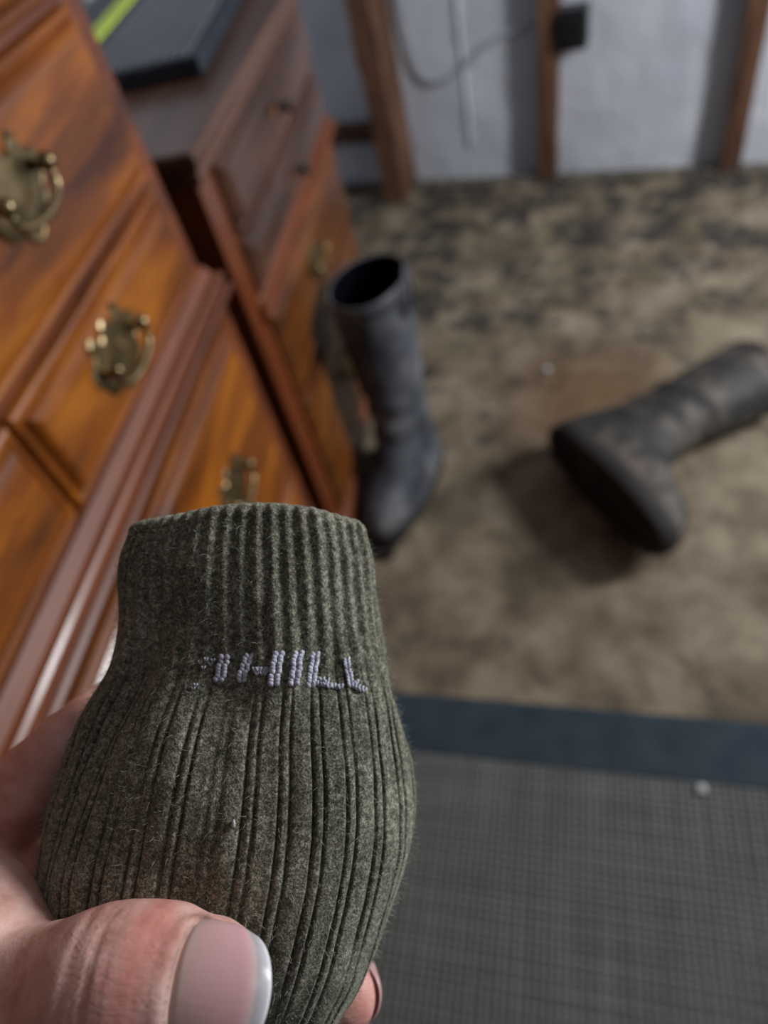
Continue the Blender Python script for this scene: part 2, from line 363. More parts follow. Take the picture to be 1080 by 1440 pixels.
def far_chest():
    t = empty('small_dresser', (-0.306, 0.0, 0.0), None, 'low red-brown dresser standing behind, black pad on its top', 'dresser')
    Y0, Y1, D = 0.654, 1.222, -0.44
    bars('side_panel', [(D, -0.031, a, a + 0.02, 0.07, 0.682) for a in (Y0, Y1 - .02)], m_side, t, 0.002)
    bm = bmesh.new(); box(bm, D + .002, -0.014, Y0 + .021, Y1 - .021, 0.08, 0.68); bm_obj('carcass', bm, m_dark, t)
    bars('stile', [(-0.031, 0.0, a, b, 0.07, 0.682) for a, b in ((Y0, Y0 + 0.046), (Y1 - 0.024, Y1))], m_side, t, 0.0015)
    bars('rail', [(-0.03, -0.001, Y0 + .046, Y1 - .024, z0, z1) for z0, z1 in ((0.584, 0.591), (0.342, 0.350), (0.08, 0.105), (0.672, 0.682))], m_side, t)
    bm = bmesh.new(); slab(bm, D, 0.0, Y0, Y1, [(0.672, 0.002), (0.676, 0.005)] + bead(0.678, 0.688, (0.006, 0.010)) + [(0.690, 0.011), (0.702, 0.014), (0.707, 0.012), (0.709, 0.009)])
    bm_obj('top', bm, m_top, t)
    bm = bmesh.new(); slab(bm, D, 0.0, Y0 + .040, Y1 - .002, [(0.487, 0.001)] + bead(0.489, 0.502, (0.006, 0.013)) + bead(0.503, 0.511, (0.005, 0.009)) + [(0.518, 0.001)])
    bm_obj('waist_moulding', bm, m_mould, t)
    yc = 0.945
    for z0, z1, kind in ((0.592, 0.672, 'k'), (0.518, 0.584, 'k'), (0.351, 0.487, 'b'), (0.106, 0.341, 'b')):
        d = drawer_front('drawer', 0.0, Y0 + .048, Y1 - .024, z0, z1, t, m_drawer_far if kind == 'k' else m_drawer_low)
        zc = (z0 + z1) / 2
        if kind == 'b': bail_pull(0.012, yc - .035, zc + 0.012, d, 0.074, 0.056)
        else:
            rings = [[(0.012 + x, yc + r * math.cos(2 * PI * k / 14), zc - .001 + r * math.sin(2 * PI * k / 14)) for k in range(14)] for x, r in ((0, .008), (.002, .008), (.003, .0035), (.010, .0035), (.012, .007), (.016, .009), (.019, .007), (.021, .002))]
            tag(loft_obj('knob', rings, m_knob, d), 'dark metal knob')
            rings = [[(0.0119 + x, yc - 0.020 + r * math.cos(2 * PI * k / 14), zc + .001 + r * math.sin(2 * PI * k / 14)) for k in range(14)] for x, r in ((0, .007), (.0006, .0065))]
            loft_obj('bare_patch', rings, m_bare, d)
    bm = bmesh.new(); slab(bm, D, 0.0, Y0, Y1, [(0.068, 0.010), (0.08, 0.010)] + bead(0.082, 0.092, (0.008, 0.011)) + [(0.1, 0.001)]); bm_obj('base_moulding', bm, m_mould, t)
    bracket_foot(D, 0.008, Y0 - .008, Y1 + .008, 0.07, 0.09, t, m_mould)
far_chest()

# dark dimpled pad with a lime stripe lying on the small dresser
pad = empty('exercise_pad', (-0.335, 0.845, 0.7095), Matrix.Rotation(math.radians(4), 3, 'Z'), 'dark navy dimpled pad with a lime stripe on dresser top', 'pad')
m_pad = simple('navy_foam', (0.010, 0.014, 0.022), (0.018, 0.024, 0.034), 0.5, 40)
bm = bmesh.new(); box(bm, -0.26, 0.0, 0.0, 0.46, 0.0, 0.021, 0.004, 3); bm_obj('foam_body', bm, m_pad, pad)
bm = bmesh.new()
for i in range(13):
    for j in range(34):
        x = -0.018 - i * 0.0105; y = 0.014 + j * 0.013
        r = bmesh.ops.create_cone(bm, segments=6, radius1=0.0046, radius2=0.0032, depth=0.0026, cap_ends=True, matrix=Matrix.Translation((x, y, 0.0216)))
tag(bm_obj('dimples', bm, simple('dimple_foam', (0.16, 0.175, 0.20), None, 0.4), pad), kind='stuff')
bm = bmesh.new(); box(bm, -0.196, -0.168, 0.001, 0.459, 0.0195, 0.0235, 0.0015)
bm_obj('stripe', bm, simple('lime_strip', (0.62, 0.78, 0.07), (0.55, 0.7, 0.06), 0.5), pad)

# leaning scrap board behind the small dresser
bd = rough_board('scrap_board', -0.035, 0.035, -0.01, 0.01, 0.0, 0.80, None, 0.001, 12)
bd.matrix_world = Matrix.Translation((-0.52, 1.42, 0.0)) @ Matrix.Rotation(math.radians(-3), 4, 'X')
tag(bd, 'brown scrap board standing behind the small dresser', 'board')

# ------------------------------------------------------------ floor mat
MA = math.radians(-4.6)
mt = empty('floor_mat', (-0.206, 0.431, 0.0), Matrix.Rotation(MA, 3, 'Z'), 'woven grey-green floor mat with a dark blue border', 'mat')
m_border = simple('blue_border', (0.022, 0.034, 0.045), (0.034, 0.047, 0.058), 0.85, 25, spec=0.2, bs=0.3)
MX0, MX1, MY1, BW = -0.085, 1.0, 0.0, 0.086
bm = bmesh.new()
box(bm, MX0, MX1, -BW, MY1, 0.0, 0.0065, 0.0025); box(bm, MX0, 0.0, -1.1, -BW + 0.001, 0.0, 0.0064, 0.0025)
bm_obj('border', bm, m_border, mt)
bm = bmesh.new(); box(bm, -0.003, MX1, -1.1, -BW + 0.004, 0.0, 0.0028)
bm_obj('backing', bm, simple('mat_backing', (0.018, 0.018, 0.016), None, 0.95), mt)
def weave_mat():
    m, nt, b = new_mat('woven_cord', 0.9, 0.15)
    v = coords(nt, (150, 5, 1)); v2 = coords(nt, (5, 150, 1)); f = noise(nt, v, 1.0, 2); g = noise(nt, v2, 1.0, 2)
    s = mth(nt, 'MULTIPLY', mth(nt, 'ADD', f, g), 0.5)
    v3 = coords(nt); k = noise(nt, v3, 6, 4)
    c = ramp(nt, s, [(0.36, (0.098, 0.098, 0.091)), (0.5, (0.14, 0.14, 0.132)), (0.66, (0.20, 0.20, 0.19))])
    c = mix(nt, mth(nt, 'MULTIPLY', k, 0.5), c, (0.088, 0.085, 0.078))
    nt.links.new(c, b.inputs['Base Color']); return m
m_weave = weave_mat()
def cords(nx, along_x):
    vs, fs = [], []
    L = (MX1, 1.1 - BW); p = 0.0085; lo = 0.46
    cnt = int((lo if along_x else 0.62) / p)
    length = 0.62 if along_x else lo
    ns = int(length / p) * 3
    for i in range(cnt):
        off = 0.004 + i * p; w = p * (0.33 + 0.10 * random.random()); ph = PI * (i % 2) + (0 if along_x else PI)
        jit = random.uniform(-.0006, .0006)
        for k in range(ns + 1):
            s = length * k / ns; h = 0.0042 + 0.0013 * math.sin(PI * (s - 0.004) / p + PI / 2 + ph)
            for a, hh in ((-w, -0.0013), (-w * .6, 0.0004), (w * .6, 0.0004), (w, -0.0013)):
                vs.append((s, -BW - off + a + jit, h + hh) if along_x else (off + a + jit, -BW - s, h + hh))
        b0 = len(vs) - 4 * (ns + 1)
        for k in range(ns):
            for q in range(3): fs.append((b0 + 4 * k + q, b0 + 4 * k + q + 1, b0 + 4 * k + q + 5, b0 + 4 * k + q + 4))
    return vs, fs
v1, f1 = cords(0, True); v2, f2 = cords(0, False)
tag(py_obj('weave', v1 + v2, f1 + [tuple(i + len(v1) for i in f) for f in f2], m_weave, mt), kind='stuff')

# ------------------------------------------------------------ boots
def boot_mat(name, a, b_, c_, rough=0.65):
    m, nt, b = new_mat(name, rough, 0.35)
    v = coords(nt); f = noise(nt, v, 14, 5, 0.6); g = noise(nt, v, 50, 4)
    c = ramp(nt, f, [(0.36, a), (0.5, b_), (0.64, c_)])
    nt.links.new(c, b.inputs['Base Color']); bump(nt, b, g, 0.25, 0.002); return m
m_bootA = boot_mat('dusty_grey_rubber', (0.026, 0.028, 0.036), (0.066, 0.070, 0.082), (0.15, 0.145, 0.15))
m_bootB = boot_mat('dusty_brown_rubber', (0.012, 0.012, 0.013), (0.034, 0.031, 0.027), (0.12, 0.095, 0.08))
m_sole = simple('black_sole_rubber', (0.010, 0.009, 0.008), (0.022, 0.018, 0.014), 0.8, 40)
m_lining = simple('black_boot_lining', (0.0012, 0.0012, 0.003), None, 0.95, spec=0.05)
def boot(root, m_body, H=0.41, wr=1.0, fl=1.0):
    zs = [0.018, 0.03, 0.045, 0.06, 0.075, 0.09, 0.105, 0.12, 0.14, 0.17, 0.20, 0.24, 0.28, 0.32, 0.36, 0.385, H]
    fr = [0.200, 0.204, 0.200, 0.188, 0.165, 0.132, 0.100, 0.080, 0.069, 0.062, 0.060, 0.062, 0.065, 0.067, 0.068, 0.069, 0.070]
    bk = [0.075, 0.078, 0.079, 0.078, 0.075, 0.071, 0.067, 0.064, 0.062, 0.060, 0.060, 0.063, 0.066, 0.067, 0.067, 0.068, 0.069]
    hw = [0.047, 0.049, 0.049, 0.048, 0.046, 0.044, 0.042, 0.042, 0.043, 0.045, 0.047, 0.050, 0.053, 0.054, 0.055, 0.055, 0.056]
    fr = [f if f < .09 else .09 + (f - .09) * fl for f in fr]
    if wr > 1.05: fr = [f * 1.06 for f in fr]; bk = [f * 1.12 for f in bk]
    n = 48
    def prof(z, grow=0.0):
        F = np.interp(z, zs, fr) + grow; B = np.interp(z, zs, bk) + grow; Wd = (np.interp(z, zs, hw)) * wr + grow
        lng = min(1, max(0, (F - 0.09) / 0.1)); pts = []
        for k in range(n):
            a = 2 * PI * k / n; c, s = math.cos(a), math.sin(a)
            if c > 0:
                x = c * F if lng == 0 else F * (abs(c) ** (1 - 0.25 * lng)); e = 1 - 0.35 * lng
                y = math.copysign(abs(s) ** e, s) * Wd * (1 + 0.12 * lng * math.sin(PI * min(x / F, 1)))
                if lng > 0: y -= 0.006 * lng * (x / F) ** 2
            else: x = c * B; y = s * Wd
            wr_ = 0.0022 * math.sin(z * 120 + 2 * math.sin(a * 2)) if 0.10 < z < 0.24 else 0
            w2 = 0.002 * mnoise.noise(Vector((x * 25, y * 25, z * 18)))
            pts.append((x + c * (wr_ + w2), y + s * (wr_ + w2), z))
        return pts
    zz = list(np.linspace(0.016, H, 60))
    rings = [prof(z) for z in zz]
    rings.append([(x, y, H + 0.0015) for x, y, _ in prof(H, -0.001)])
    for z in np.linspace(H, 0.10, 24): rings.append(prof(z, -0.003))
    o = loft_obj('upper', rings, m_body, root); o.data.materials.append(m_lining)
    nin = 24
    for p in o.data.polygons:
        if p.index >= (60 + 1) * n: p.material_index = 1
    rg = [[(x, y, z) for x, y, z in prof(H - 0.028, g)] for z, g in ((0, 0.0),)]
    rg = []
    for z, g in ((H - 0.020, 0.0), (H - 0.019, 0.0014), (H - 0.003, 0.0016), (H + 0.0005, 0.0008), (H + 0.0012, -0.0006)): rg.append([(x, y, z) for x, y, _ in prof(min(z, H), g)])
    loft_obj('rim_band', rg, m_body, root, False, False)
    rg = []
    for z, g in ((0.0, 0.001), (0.002, 0.003), (0.017, 0.0045), (0.026, 0.005), (0.029, 0.003)): rg.append([(x, y, z) for x, y, _ in prof(0.02, g)])
    loft_obj('sole', rg, m_sole, root)
    for i in range(12):
        x = -0.065 + i * 0.0225
        if 0.0 < x < 0.04: continue
        w = 0.036 if x < 0.15 else 0.03
        for s in (-1, 1):
            q = sorted((s * 0.004, s * w)); bars('tread_lug', [(x, x + 0.013, q[0], q[1], -0.008, 0.003)], m_sole, root)
    for s in (-1, 1):
        y = s * 0.056 * wr
        pts = [(-0.012, y * 1.02, H - 0.05), (-0.014, y * 1.12, H - 0.01), (-0.006, y * 1.12, H + 0.018), (0.006, y * 1.12, H + 0.018), (0.014, y * 1.12, H - 0.01), (0.012, y * 1.02, H - 0.05)]
        if wr < 1.01 and s > 0: loft_obj('pull_loop', tube_rings(catmull(pts, 4), 0.003, 8, upv=Vector((0, 1, 0))), m_body, root)
def frame(ax, az):
    ax = Vector(ax).normalized(); az = Vector(az); az = (az - ax * az.dot(ax)).normalized(); ay = az.cross(ax)
    return Matrix((ax, ay, az)).transposed()
# upright boot leaning a little by the small dresser: toe towards the camera
b1 = empty('rubber_boot', (-0.208, 0.868, 0.0105), frame((-0.30, -1, 0.0), (-0.01, 0.03, 1)), 'dusty grey rubber boot standing upright against the dresser', 'boot', 'pair of rubber boots')
boot(b1, m_bootA, 0.405, 1.0, 0.80)
# the other boot lying on its side
b2 = empty('rubber_boot', (0.078, 0.812, 0.062), frame((0.50, -0.87, 0.02), (0.85, 0.53, 0.0)), 'muddy dark rubber boot lying on its side on bare floor', 'boot', 'pair of rubber boots')
boot(b2, m_bootB, 0.37, 1.12, 1.0)

# small litter
def chip(name, loc, r, mat, label, cat, flat=0.35):
    bm = bmesh.new(); bmesh.ops.create_icosphere(bm, subdivisions=2, radius=r)
    for v in bm.verts:
        v.co *= 1 + 0.5 * mnoise.noise(v.co * (2 / r) + Vector(loc)); v.co.z *= flat
    o = bm_obj(name, bm, mat, None, True); o.location = loc; tag(o, label, cat); return o
m_lint = simple('pale_lint', (0.5, 0.5, 0.5), None, 0.9)
chip('paint_chip', (0.046, 1.138, 0.002), 0.007, m_lint, 'tiny pale paint chip on the floor between the boots', 'chip')
chip('lint_tuft', (0.192, 0.304, 0.0085), 0.006, m_lint, 'small white lint tuft on mat at border edge', 'lint')

# ------------------------------------------------------------ sock in the hand
F = F_PX
def P(x, y, d): return Vector(((x - 540) / F * d, (720 - y) / F * d, -d))      # metres in the frame of whoever holds it
HOLD = Matrix.Translation((0, 0, CAM_H)) @ CAM_ROT.to_4x4()
SD = 0.158                                                                     # distance of the sock's middle
k_ = SD / F
SO = P(325, 1150, SD)
sock = empty('sock', HOLD @ SO, CAM_ROT, 'olive green ribbed sock with pale knitted letters held in the hand', 'sock')
def sock_mat():
    m, nt, b = new_mat('olive_wool', 0.95, 0.1)
    v = coords(nt); f = noise(nt, v, 2200, 3, 0.65); g = noise(nt, v, 800, 4, 0.65); h = noise(nt, v, 60, 3)
    s = mth(nt, 'ADD', mth(nt, 'MULTIPLY', f, 0.45), mth(nt, 'ADD', mth(nt, 'MULTIPLY', g, 0.4), mth(nt, 'MULTIPLY', h, 0.15)))
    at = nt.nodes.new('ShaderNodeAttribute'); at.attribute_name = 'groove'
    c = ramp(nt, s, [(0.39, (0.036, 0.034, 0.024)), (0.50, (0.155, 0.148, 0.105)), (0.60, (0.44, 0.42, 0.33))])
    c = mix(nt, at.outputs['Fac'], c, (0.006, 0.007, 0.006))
    nt.links.new(c, b.inputs['Base Color'])
    b.inputs['Sheen Weight'].default_value = 0.35; b.inputs['Sheen Roughness'].default_value = 0.5; b.inputs['Sheen Tint'].default_value = (0.8, 0.85, 0.7, 1)
    bump(nt, b, s, 0.9, 0.0009); return m
m_sock = sock_mat()
YP = [748, 762, 790, 840, 900, 940, 970, 1010, 1060, 1110, 1160, 1220, 1280, 1330, 1370, 1410, 1450, 1500, 1540, 1560]
XL = [196, 186, 178, 173, 170, 160, 142, 120, 100, 84, 72, 64, 62, 70, 85, 105, 130, 190, 250, 290]
XR = [512, 520, 526, 533, 540, 546, 553, 562, 574, 580, 578, 566, 549, 528, 508, 488, 466, 420, 370, 330]
NV = 420; NT = 720
yp = np.linspace(748, 1560, NV)
def sm(a, k=9):
    ap = np.pad(a, k, mode='edge'); return np.convolve(ap, np.ones(2 * k + 1) / (2 * k + 1), 'same')[k:-k]
xl = sm(np.interp(yp, YP, XL)); xr = sm(np.interp(yp, YP, XR))
cx = ((xl + xr) / 2 - 540) * k_ - SO.x; aw = (xr - xl) / 2 * k_; cy = (720 - yp) * k_ - SO.y
bd_ = aw * np.interp(yp, [748, 950, 1200, 1560], [0.56, 0.56, 0.62, 0.62])
th = np.linspace(0, 2 * PI, NT, endpoint=False)
ex = 0.82
ct, sn = np.cos(th), np.sin(th)
ux = np.sign(ct) * np.abs(ct) ** ex; uz = np.sign(sn) * np.abs(sn) ** ex
arc = np.concatenate([[0], np.cumsum(np.hypot(np.diff(ux), 0.6 * np.diff(uz)))]); arc /= (arc[-1] + np.hypot(ux[0] - ux[-1], .6 * (uz[0] - uz[-1])))
NR = 30
ph = (arc * NR) % 1.0
def gro(p, c, w): 
    d = np.abs((p - c + 0.5) % 1.0 - 0.5); return np.exp(-(d / w) ** 2)
fine = gro(ph, 0.34, 0.045) + gro(ph, 0.66, 0.045)              # two thin slits per rib in the lower part
narrow_lift = 0.35 * gro(ph, 0.5, 0.10)
ph2 = (arc * NR * 1.5) % 1.0
broad = 0.5 + 0.5 * np.cos(2 * PI * ph2)
low = np.clip((yp - 905) / 90, 0, 1)                            # 0 in the cuff, 1 in the leg
def surface(i_v, inner=0.0):
    g_low = fine * 0.0009 + narrow_lift * -0.0002 + 0.0002 * broad
    g_up = (1 - broad) * 0.00065
    return g_low, g_up
g_low, g_up = surface(0)
jitv = np.array([[mnoise.noise(Vector((i * 0.018, j * 0.02, 0))) for j in range(0, NT, 8)] for i in range(0, NV, 6)])
jit = np.array([np.interp(np.arange(NT), np.arange(0, NT, 8), r) for r in jitv]); jit = np.array([np.interp(np.arange(NV), np.arange(0, NV, 6), jit[:, j]) for j in range(NT)]).T
depth = low[:, None] * g_low[None] * (0.75 + 0.9 * jit) + (1 - low[:, None]) * g_up[None]
X = cx[:, None] + aw[:, None] * ux[None]; Z = bd_[:, None] * uz[None] * np.ones_like(X)
nx_ = ux[None] * bd_[:, None]; nz_ = uz[None] * aw[:, None]; ln = np.hypot(nx_, nz_); nx_ /= ln; nz_ /= ln
lump = np.zeros_like(X)
for i in range(0, NV, 6):
    for jx, j in enumerate(range(0, NT, 8)): pass
lump_s = np.array([[mnoise.noise(Vector((ux[j] * 2.2 + 5, uz[j] * 2.0, yp[i] / 130))) * 0.0016 + mnoise.noise(Vector((ux[j] * 9, uz[j] * 9, yp[i] / 40))) * 0.0004 for j in range(0, NT, 8)] for i in range(0, NV, 6)])
lump = np.array([np.interp(np.arange(NT), np.arange(0, NT + 1, 8)[:lump_s.shape[1] + 1], np.append(r, r[0])) for r in lump_s]); lump = np.array([np.interp(np.arange(NV), np.arange(0, NV, 6), lump[:, j]) for j in range(NT)]).T
# wrinkle: the cuff folds in at the left, a soft diagonal crease runs down to the thumb
crease = -0.0035 * np.exp(-(((X - (cx + 0.0)[:, None]) - (-0.020 - 0.00006 * (yp - 900))[:, None]) / 0.0045) ** 2) * (Z > 0) * np.exp(-((yp - 980) / 150)[:, None] ** 2)
# thumb presses a hollow into the knit
tp_ = P(255, 1385, SD) - SO
press = -0.0075 * np.exp(-(((X - tp_.x) / 0.024) ** 2 + ((cy[:, None] - tp_.y) / 0.014) ** 2)) * (Z > 0)
off = -depth + lump + crease + press
X = X + nx_ * off; Z = Z + nz_ * off
Yy = cy[:, None] + 0.20 * Z * np.exp(-((yp - 748) / 200)[:, None] ** 2) + 0.0012 * np.sin(ux[None] * 3 + 1) * np.exp(-((yp - 748) / 90)[:, None] ** 2)
rows = [np.stack([X[i], Yy[i], Z[i]], 1) for i in range(NV)]
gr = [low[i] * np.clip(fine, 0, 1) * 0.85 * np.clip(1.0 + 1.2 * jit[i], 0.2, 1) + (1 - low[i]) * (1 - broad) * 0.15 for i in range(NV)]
# rim rolls over and the inside goes down
top = rows[0]; cen = top.mean(0)
rim = []
nrm0 = np.stack([nx_[0], np.zeros(NT), nz_[0]], 1)
for a in np.linspace(PI * 0.9, 0, 14):
    r_ = 0.0026; rim.append(top - nrm0 * (r_ + r_ * math.cos(a)) * 1.0 + np.array([0, 1, 0]) * (r_ * math.sin(a)))
rim = rim[::-1]                                                  # from the outside edge over the top
inner = []
for q in np.linspace(0, 1, 30)[1:]:
    inner.append(top - nrm0 * 0.0053 - np.array([0, 0.032 * q, 0]) + (cen - top) * np.array([0.15, 0, 0.3]) * q)
outer_rows = [rows[i] for i in range(NV)][::-1]                  # bottom -> top
outer_gr = gr[::-1]
rim_rows = [top - nrm0 * (0.0026 * (1 - math.cos(a))) + np.array([0, 0.0026 * math.sin(a), 0]) for a in np.linspace(0, PI, 12)[1:]]
allr = outer_rows + rim_rows + inner
V = np.concatenate(allr); nr = len(allr)
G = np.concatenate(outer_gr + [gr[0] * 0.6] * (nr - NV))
idx = np.arange(nr * NT).reshape(nr, NT)
Q = np.stack([idx[:-1], np.roll(idx[:-1], -1, 1), np.roll(idx[1:], -1, 1), idx[1:]], -1).reshape(-1, 4)[:, ::-1]
faces = Q.tolist() + [idx[0].tolist(), idx[-1].tolist()[::-1]]
me = bpy.data.meshes.new('knit_body'); me.from_pydata(V.tolist(), [], faces); me.update()
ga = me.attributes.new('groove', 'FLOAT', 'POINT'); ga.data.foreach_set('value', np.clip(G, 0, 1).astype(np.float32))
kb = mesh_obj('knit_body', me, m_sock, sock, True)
bm = bmesh.new(); bm.from_mesh(me); bmesh.ops.recalc_face_normals(bm, faces=bm.faces); bm.to_mesh(me); bm.free()

# ---- knitted letters: little V stitches following the surface of the leg
front = (uz > 0.05)
FX = X[:, front]; FY = Yy[:, front]; FZ = Z[:, front]
PXf = (FX + SO.x) / -(FZ + SO.z) * F + 540; PYf = 720 - (FY + SO.y) / -(FZ + SO.z) * F
n3x = nx_[:, front]; n3z = nz_[:, front]
def on_sock(x, y):
    k = np.argmin((PXf - x) ** 2 + (PYf - y) ** 2); i, j = divmod(k, PXf.shape[1])
    return Vector((FX[i, j], FY[i, j], FZ[i, j])), Vector((n3x[i, j], 0, n3z[i, j]))
m_letter = simple('lavender_yarn', (0.62, 0.62, 0.70), (0.36, 0.36, 0.43), 0.9, 900, spec=0.1)
def stitch(bm, x, y, w, h, s=1.0):
    p, n = on_sock(x, y); sx = Vector((n.z, 0, -n.x)); uy = Vector((0, 1, 0))
    for sd in (-1, 1):
        r = bmesh.ops.create_icosphere(bm, subdivisions=1, radius=1.0)
        ang = sd * 0.5
        ax = (uy * math.cos(ang) + sx * math.sin(ang)); ay = sx * math.cos(ang) - uy * math.sin(ang)
        c = p + n * 0.00035 + sx * (sd * w * 0.25)
        jx = 1 + random.uniform(-.12, .12)
        for v in r['verts']: v.co = c + ax * (v.co.y * h * 0.92 * jx) + ay * (v.co.x * w * 0.27) + n * (v.co.z * 0.00026)
def stroke(bm, x0, y0, x1, y1, wpx, cols=1, skip=0.0):
    L = math.hypot(x1 - x0, y1 - y0); n = max(1, int(round(L / 5.0)))
    for i in range(n + 1):
        for c in range(cols):
            if random.random() < skip: continue
            o = (c - (cols - 1) / 2) * wpx / cols
            stitch(bm, x0 + (x1 - x0) * i / n + o, y0 + (y1 - y0) * i / n, wpx / cols * 0.14e-3, 0.85e-3)
def letter(strokes):
    bm = bmesh.new()
    for a in strokes: stroke(bm, *a)
    return tag(bm_obj('letter', bm, m_letter, sock, True), kind='stuff')
bm = bmesh.new()
for x, y in ((282, 931), (290, 926), (297, 934), (301, 928), (277, 962), (272, 968), (286, 938)): stitch(bm, x, y, 0.9e-3, 0.6e-3)
tag(bm_obj('letter', bm, m_letter, sock, True), kind='stuff')
letter([(316, 925, 309, 955, 17)])
letter([(350, 922, 339, 956, 15), (392, 919, 384, 960, 18), (360, 941, 378, 942, 9), (362, 946, 374, 946, 7, 1, .3)])
letter([(419, 919, 413, 960, 18)])
letter([(443, 919, 437, 962, 15), (444, 961, 477, 965, 10, 1), (452, 955, 458, 956, 9)])
letter([(486, 927, 492, 963, 11), (497, 965, 511, 970, 10), (499, 959, 501, 960, 8)])

# ---- wool fuzz
nf = 26000
vi = rng.integers(0, NV, nf); ti = rng.integers(0, NT, nf)
base = np.stack([X[vi, ti], Yy[vi, ti], Z[vi, ti]], 1); nn = np.stack([nx_[vi, ti], np.zeros(nf), nz_[vi, ti]], 1)
d1 = nn * rng.uniform(0.15, 0.9, (nf, 1)) + rng.normal(0, 0.9, (nf, 3)); d1 /= np.linalg.norm(d1, axis=1)[:, None]
d1 += nn * 0.45
d2 = d1 + rng.normal(0, 0.8, (nf, 3)); Lf = rng.uniform(0.0003, 0.0011, (nf, 1)); wd = np.cross(d1, rng.normal(0, 1, (nf, 3))); wd /= np.linalg.norm(wd, axis=1)[:, None]; wd *= 0.000028
p0 = base; p1 = p0 + d1 * Lf; p2 = p1 + d2 * Lf * 0.8
FV = np.stack([p0 - wd, p0 + wd, p1 - wd, p1 + wd, p2], 1).reshape(-1, 3)
b5 = np.arange(nf)[:, None] * 5
q1 = (b5 + np.array([0, 1, 3, 2])).tolist(); t1 = (b5 + np.array([2, 3, 4])).tolist()
fz = py_obj('fuzz', FV.tolist(), q1 + t1, simple('wool_fibre', (0.20, 0.21, 0.16), (0.38, 0.39, 0.32), 0.9, 300, spec=0.1), sock, False)
tag(fz, kind='stuff')
# one pale lint speck and a long curled hair on the leg
p, n = on_sock(331, 1157)
bm = bmesh.new(); bmesh.ops.create_icosphere(bm, subdivisions=2, radius=0.0006)
for v in bm.verts: v.co = v.co * (1 + .4 * mnoise.noise(v.co * 3000)) ; v.co = Vector((v.co.x * .7, v.co.y * 1.3, v.co.z)) + p + n * 0.0006
lk = bm_obj('lint_speck', bm, m_lint, None, True); lk.matrix_world = HOLD @ Matrix.Translation(SO); tag(lk, 'tiny white lint speck stuck on the ribbed sock', 'lint')

# ------------------------------------------------------------ hand
HO = P(-120, 1500, 0.19)
hand = empty('hand', HOLD @ HO, CAM_ROT, 'bare hand gripping the green sock, thumb across its front', 'hand')
def skin_mat():
    m, nt, b = new_mat('skin', 0.5, 0.35)
    v = coords(nt)
    f = noise(nt, v, 130, 5, 0.6); g = noise(nt, v, 900, 4, 0.6); k = noise(nt, coords(nt, (1, 3.5, 1)), 420, 4, 0.6, 0.5)
    c = ramp(nt, f, [(0.35, (0.58, 0.30, 0.245)), (0.5, (0.70, 0.41, 0.345)), (0.66, (0.80, 0.53, 0.46))])
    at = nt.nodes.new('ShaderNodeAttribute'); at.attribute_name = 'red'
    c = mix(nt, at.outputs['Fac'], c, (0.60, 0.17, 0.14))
    ad = nt.nodes.new('ShaderNodeAttribute'); ad.attribute_name = 'dirt'
    c = mix(nt, ad.outputs['Fac'], c, (0.13, 0.07, 0.045))
    nt.links.new(c, b.inputs['Base Color'])
    b.inputs['Subsurface Weight'].default_value = 0.12; b.inputs['Subsurface Radius'].default_value = (0.006, 0.002, 0.001); b.inputs['Subsurface Scale'].default_value = 0.6
    s = mth(nt, 'ADD', mth(nt, 'MULTIPLY', g, 0.5), mth(nt, 'MULTIPLY', k, 0.8))
    bump(nt, b, s, 0.45, 0.0004); return m
m_skin = skin_mat()
def chain(bm, pts, m=6, seg=20, flat=1.0):
    """tapered limb through (x, y, d, radius in m): rings plus rounded ends"""
    C = [P(x, y, d) - HO for x, y, d, r in pts]; R = [p[3] for p in pts]
    c = catmull(C, m); r = []
    for i in range(len(R) - 1):
        for k in range(m): t = k / m; t = t * t * (3 - 2 * t); r.append(R[i] * (1 - t) + R[i + 1] * t)
    r.append(R[-1])
    t0 = (c[0] - c[1]).normalized(); t1 = (c[-1] - c[-2]).normalized()
    a_ = [c[0] + t0 * r[0] * s for s in (.97, .85, .6, .3)]; ar = [r[0] * math.sqrt(1 - s * s) for s in (.97, .85, .6, .3)]
    b_ = [c[-1] + t1 * r[-1] * s for s in (.3, .6, .85, .97)]; br = [r[-1] * math.sqrt(1 - s * s) for s in (.3, .6, .85, .97)]
    vs, fs = ring_loft(tube_rings(a_ + c + b_, ar + r + br, seg, flat, Vector((0, 0, 1))))
    bv = [bm.verts.new(v) for v in vs]
    for f in fs: bm.faces.new([bv[i] for i in f])
bm = bmesh.new()
THUMB = [(-255, 1760, 0.215, 0.024), (-220, 1500, 0.175, 0.022), (-100, 1320, 0.146, 0.0185), (22, 1398, 0.130, 0.0124), (90, 1398, 0.125, 0.0122), (165, 1388, 0.1195, 0.0134), (230, 1388, 0.1185, 0.0132), (284, 1390, 0.1185, 0.0112)]
chain(bm, THUMB, 8, 28)
INDEX = [(-255, 1560, 0.235, 0.016), (-110, 1245, 0.182, 0.0140), (20, 1132, 0.173, 0.0108), (100, 1052, 0.176, 0.0098), (170, 1000, 0.192, 0.0096), (255, 975, 0.204, 0.0094), (360, 975, 0.200, 0.0088)]
MIDDLE = [(-255, 1640, 0.245, 0.016), (-130, 1400, 0.232, 0.0155), (60, 1330, 0.226, 0.0110), (280, 1310, 0.222, 0.0102), (440, 1350, 0.208, 0.0090), (482, 1374, 0.185, 0.0084), (488, 1398, 0.163, 0.0080)]
RING = [(-255, 1740, 0.25, 0.016), (-120, 1560, 0.234, 0.015), (90, 1530, 0.222, 0.0105), (290, 1530, 0.212, 0.0098), (400, 1550, 0.196, 0.0088), (425, 1560, 0.178, 0.0078)]
